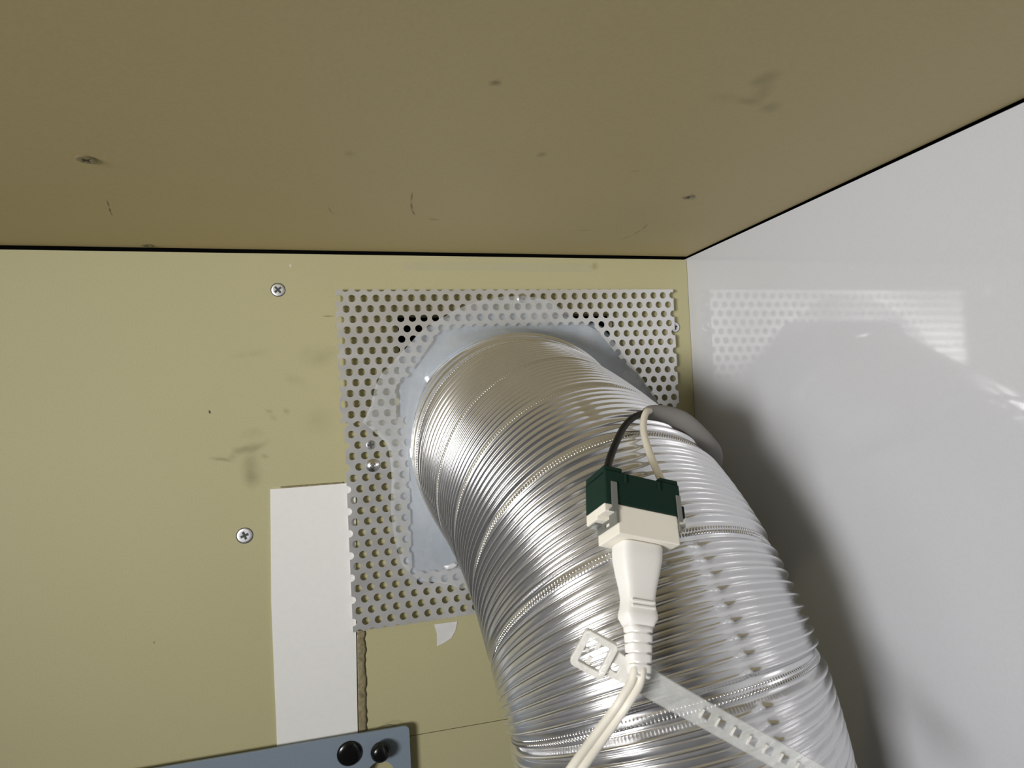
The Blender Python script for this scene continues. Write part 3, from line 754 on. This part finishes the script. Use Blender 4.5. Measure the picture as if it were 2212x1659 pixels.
# ------------------------------------------------------------------ grey cable with its two wires
cable = empty('electrical_cable', atz(1398, 890, 306), 'grey sheathed cable over the duct with a black and an ivory wire into the connector', 'cable')
gp = [(1394, 890, 308), (1420, 891, 312), (1450, 899, 316), (1480, 914, 319), (1507, 937, 322), (1530, 961, 326), (1544, 979, 335), (1547, 1000, 350), (1538, 1040, 368), (1520, 1110, 385), (1505, 1200, 400), (1500, 1300, 410)]
path = catmull([atz(*q) for q in gp], 10)
m = len(path); flat = []
for i in range(m):
    f = i / (m - 1); w = np.interp(f, [0, 0.03, 0.12, 0.25, 0.4, 0.55, 1], [2.4, 3.4, 4.3, 5.3, 5.0, 4.6, 4.6]); flat.append((w, 3.0 if f > 0.02 else 2.4))
T_ = np.gradient(path, axis=0); sd = np.cross(T_, np.tile(RC[2], (m, 1))); sd /= np.linalg.norm(sd, axis=1)[:, None] + 1e-9
for i in range(int(m * 0.5), m): sd[i] = sd[int(m * 0.5) - 1]
tube('sheath', path, None, M_SHEATH, cable, side=sd, flat=flat, n=24)
bw = catmull([atz(*q) for q in ((1425, 891, 312.5), (1405, 890, 309.5), (1390, 893, 305), (1368, 902, 298), (1347, 924, 287), (1330, 958, 272), (1317, 992, 259), (1312, 1016, 250), (1314, 1034, 247))], 10)
tube('black_wire', bw, 1.65, M_RUBBER, cable, n=14)
L2 = L3(LU - 3, TW * 0.5, -AC - 15); lc = cam_coords(L2)
ww = catmull([atz(*q) for q in ((1428, 892, 313), (1408, 888, 309.5), (1396, 891, 304), (1390, 910, 298), (1391, 938, 290), (1402, 975, 280), (1417, 1012, 270), (1432, 1044, lc[2] - 1), (1440, 1062, lc[2]))], 10)
tube('ivory_wire', ww, 1.75, M_IVORY, cable, n=14)

# ------------------------------------------------------------------ milky cable tie around the cord
xi = np.array([0.885, 0.466]); yi = np.array([-0.466, 0.885])     # in-plane directions of the tie
ZT = 219.0; KT = FPX / ZT
slope = -0.085                                                    # the strap rises toward the room along its length
ex = RC.T @ np.array([xi[0], xi[1], slope]); ex /= np.linalg.norm(ex)
ey = RC.T @ np.array([yi[0], yi[1], 0.0]); ey = ey - ex * (ex @ ey); ey /= np.linalg.norm(ey); ez = np.cross(ex, ey)
TO = atz(1283, 1412, ZT)
tm = Matrix(((ex[0], ey[0], ez[0], TO[0] * MM), (ex[1], ey[1], ez[1], TO[1] * MM), (ex[2], ey[2], ez[2], (TO[2] + ZUP) * MM), (0, 0, 0, 1)))
tie = empty('cable_tie', None, 'milky nylon cable tie with an open square head and a perforated strap across the duct', 'cable tie', mat4=tm)
def tie_sheet(name, outline, holes, half, zoff, mat, bevel=0.15, parent=None):
    me = sheet2d(outline, holes, half, bevel)
    for v in me.vertices: v.co = Vector((v.co.x, v.co.y, v.co.z + zoff)) * MM
    return link(name, me, mat, parent or tie)
hw_ = 6.4
head = tie_sheet('head', rounded([(-hw_, -hw_ - 0.4), (hw_, -hw_ - 0.4), (hw_, hw_ + 0.4), (-hw_, hw_ + 0.4)], 1.8), [rounded([(-4.4, -4.9), (4.6, -4.9), (4.6, 4.9), (-4.4, 4.9)], 0.8)], 1.2, 0, M_TIEHEAD, 0.3)
for x0, x1, y0, y1 in ((-4.5, 4.7, -0.5, 0.5),):
    tie_sheet('crossbar', [(-0.5, -5.0), (0.6, -5.0), (0.6, -1.6), (-0.5, -1.6)], [], 0.5, 0.3, M_TIEHEAD, parent=head)
    tie_sheet('crossbar', [(-0.9, 1.6), (0.3, 1.6), (0.3, 5.0), (-0.9, 5.0)], [], 0.5, 0.3, M_TIEHEAD, parent=head)
    tie_sheet('crossbar', [(-4.5, -0.6), (-2.2, -0.6), (-2.2, 0.6), (-4.5, 0.6)], [], 0.5, 0.3, M_TIEHEAD, parent=head)
tie_sheet('neck', rounded([(hw_ + 0.3, -4.6), (14.5, -4.0), (15.5, -3.6), (15.5, 4.0), (14.0, 4.4), (hw_ + 0.3, 5.0)], 0.6), [rounded([(7.6, -0.3), (10.8, -0.3), (10.8, 2.6), (7.6, 2.6)], 0.4)], 0.8, 1.6, M_TIEHEAD)
holes = [rounded([(45.5 + 6.15 * k - 1.5, -1.7), (45.5 + 6.15 * k + 1.4, -1.7), (45.5 + 6.15 * k + 1.4, 1.5), (45.5 + 6.15 * k - 1.5, 1.5)], 0.4, 3) for k in range(12)]
strap = tie_sheet('strap', [(15.7, -3.8), (22, -4.9), (34, -4.6), (44, -4.4), (60, -4.5), (130, -4.5), (130, 4.5), (60, 4.5), (44, 4.6), (34, 4.9), (22, 5.0), (15.7, 4.2)], holes, 0.5, 1.6, M_TIE, 0.1)
for k in range(7):
    q = 45.5 + 6.15 * k
    tie_sheet('tooth', [(q - 2.6, -1.8), (q - 1.9, -1.8), (q - 1.9, 1.6), (q - 2.6, 1.6)], [], 0.4, 0.6, M_TIEHEAD, 0.05, strap)
bpy.context.view_layer.update()
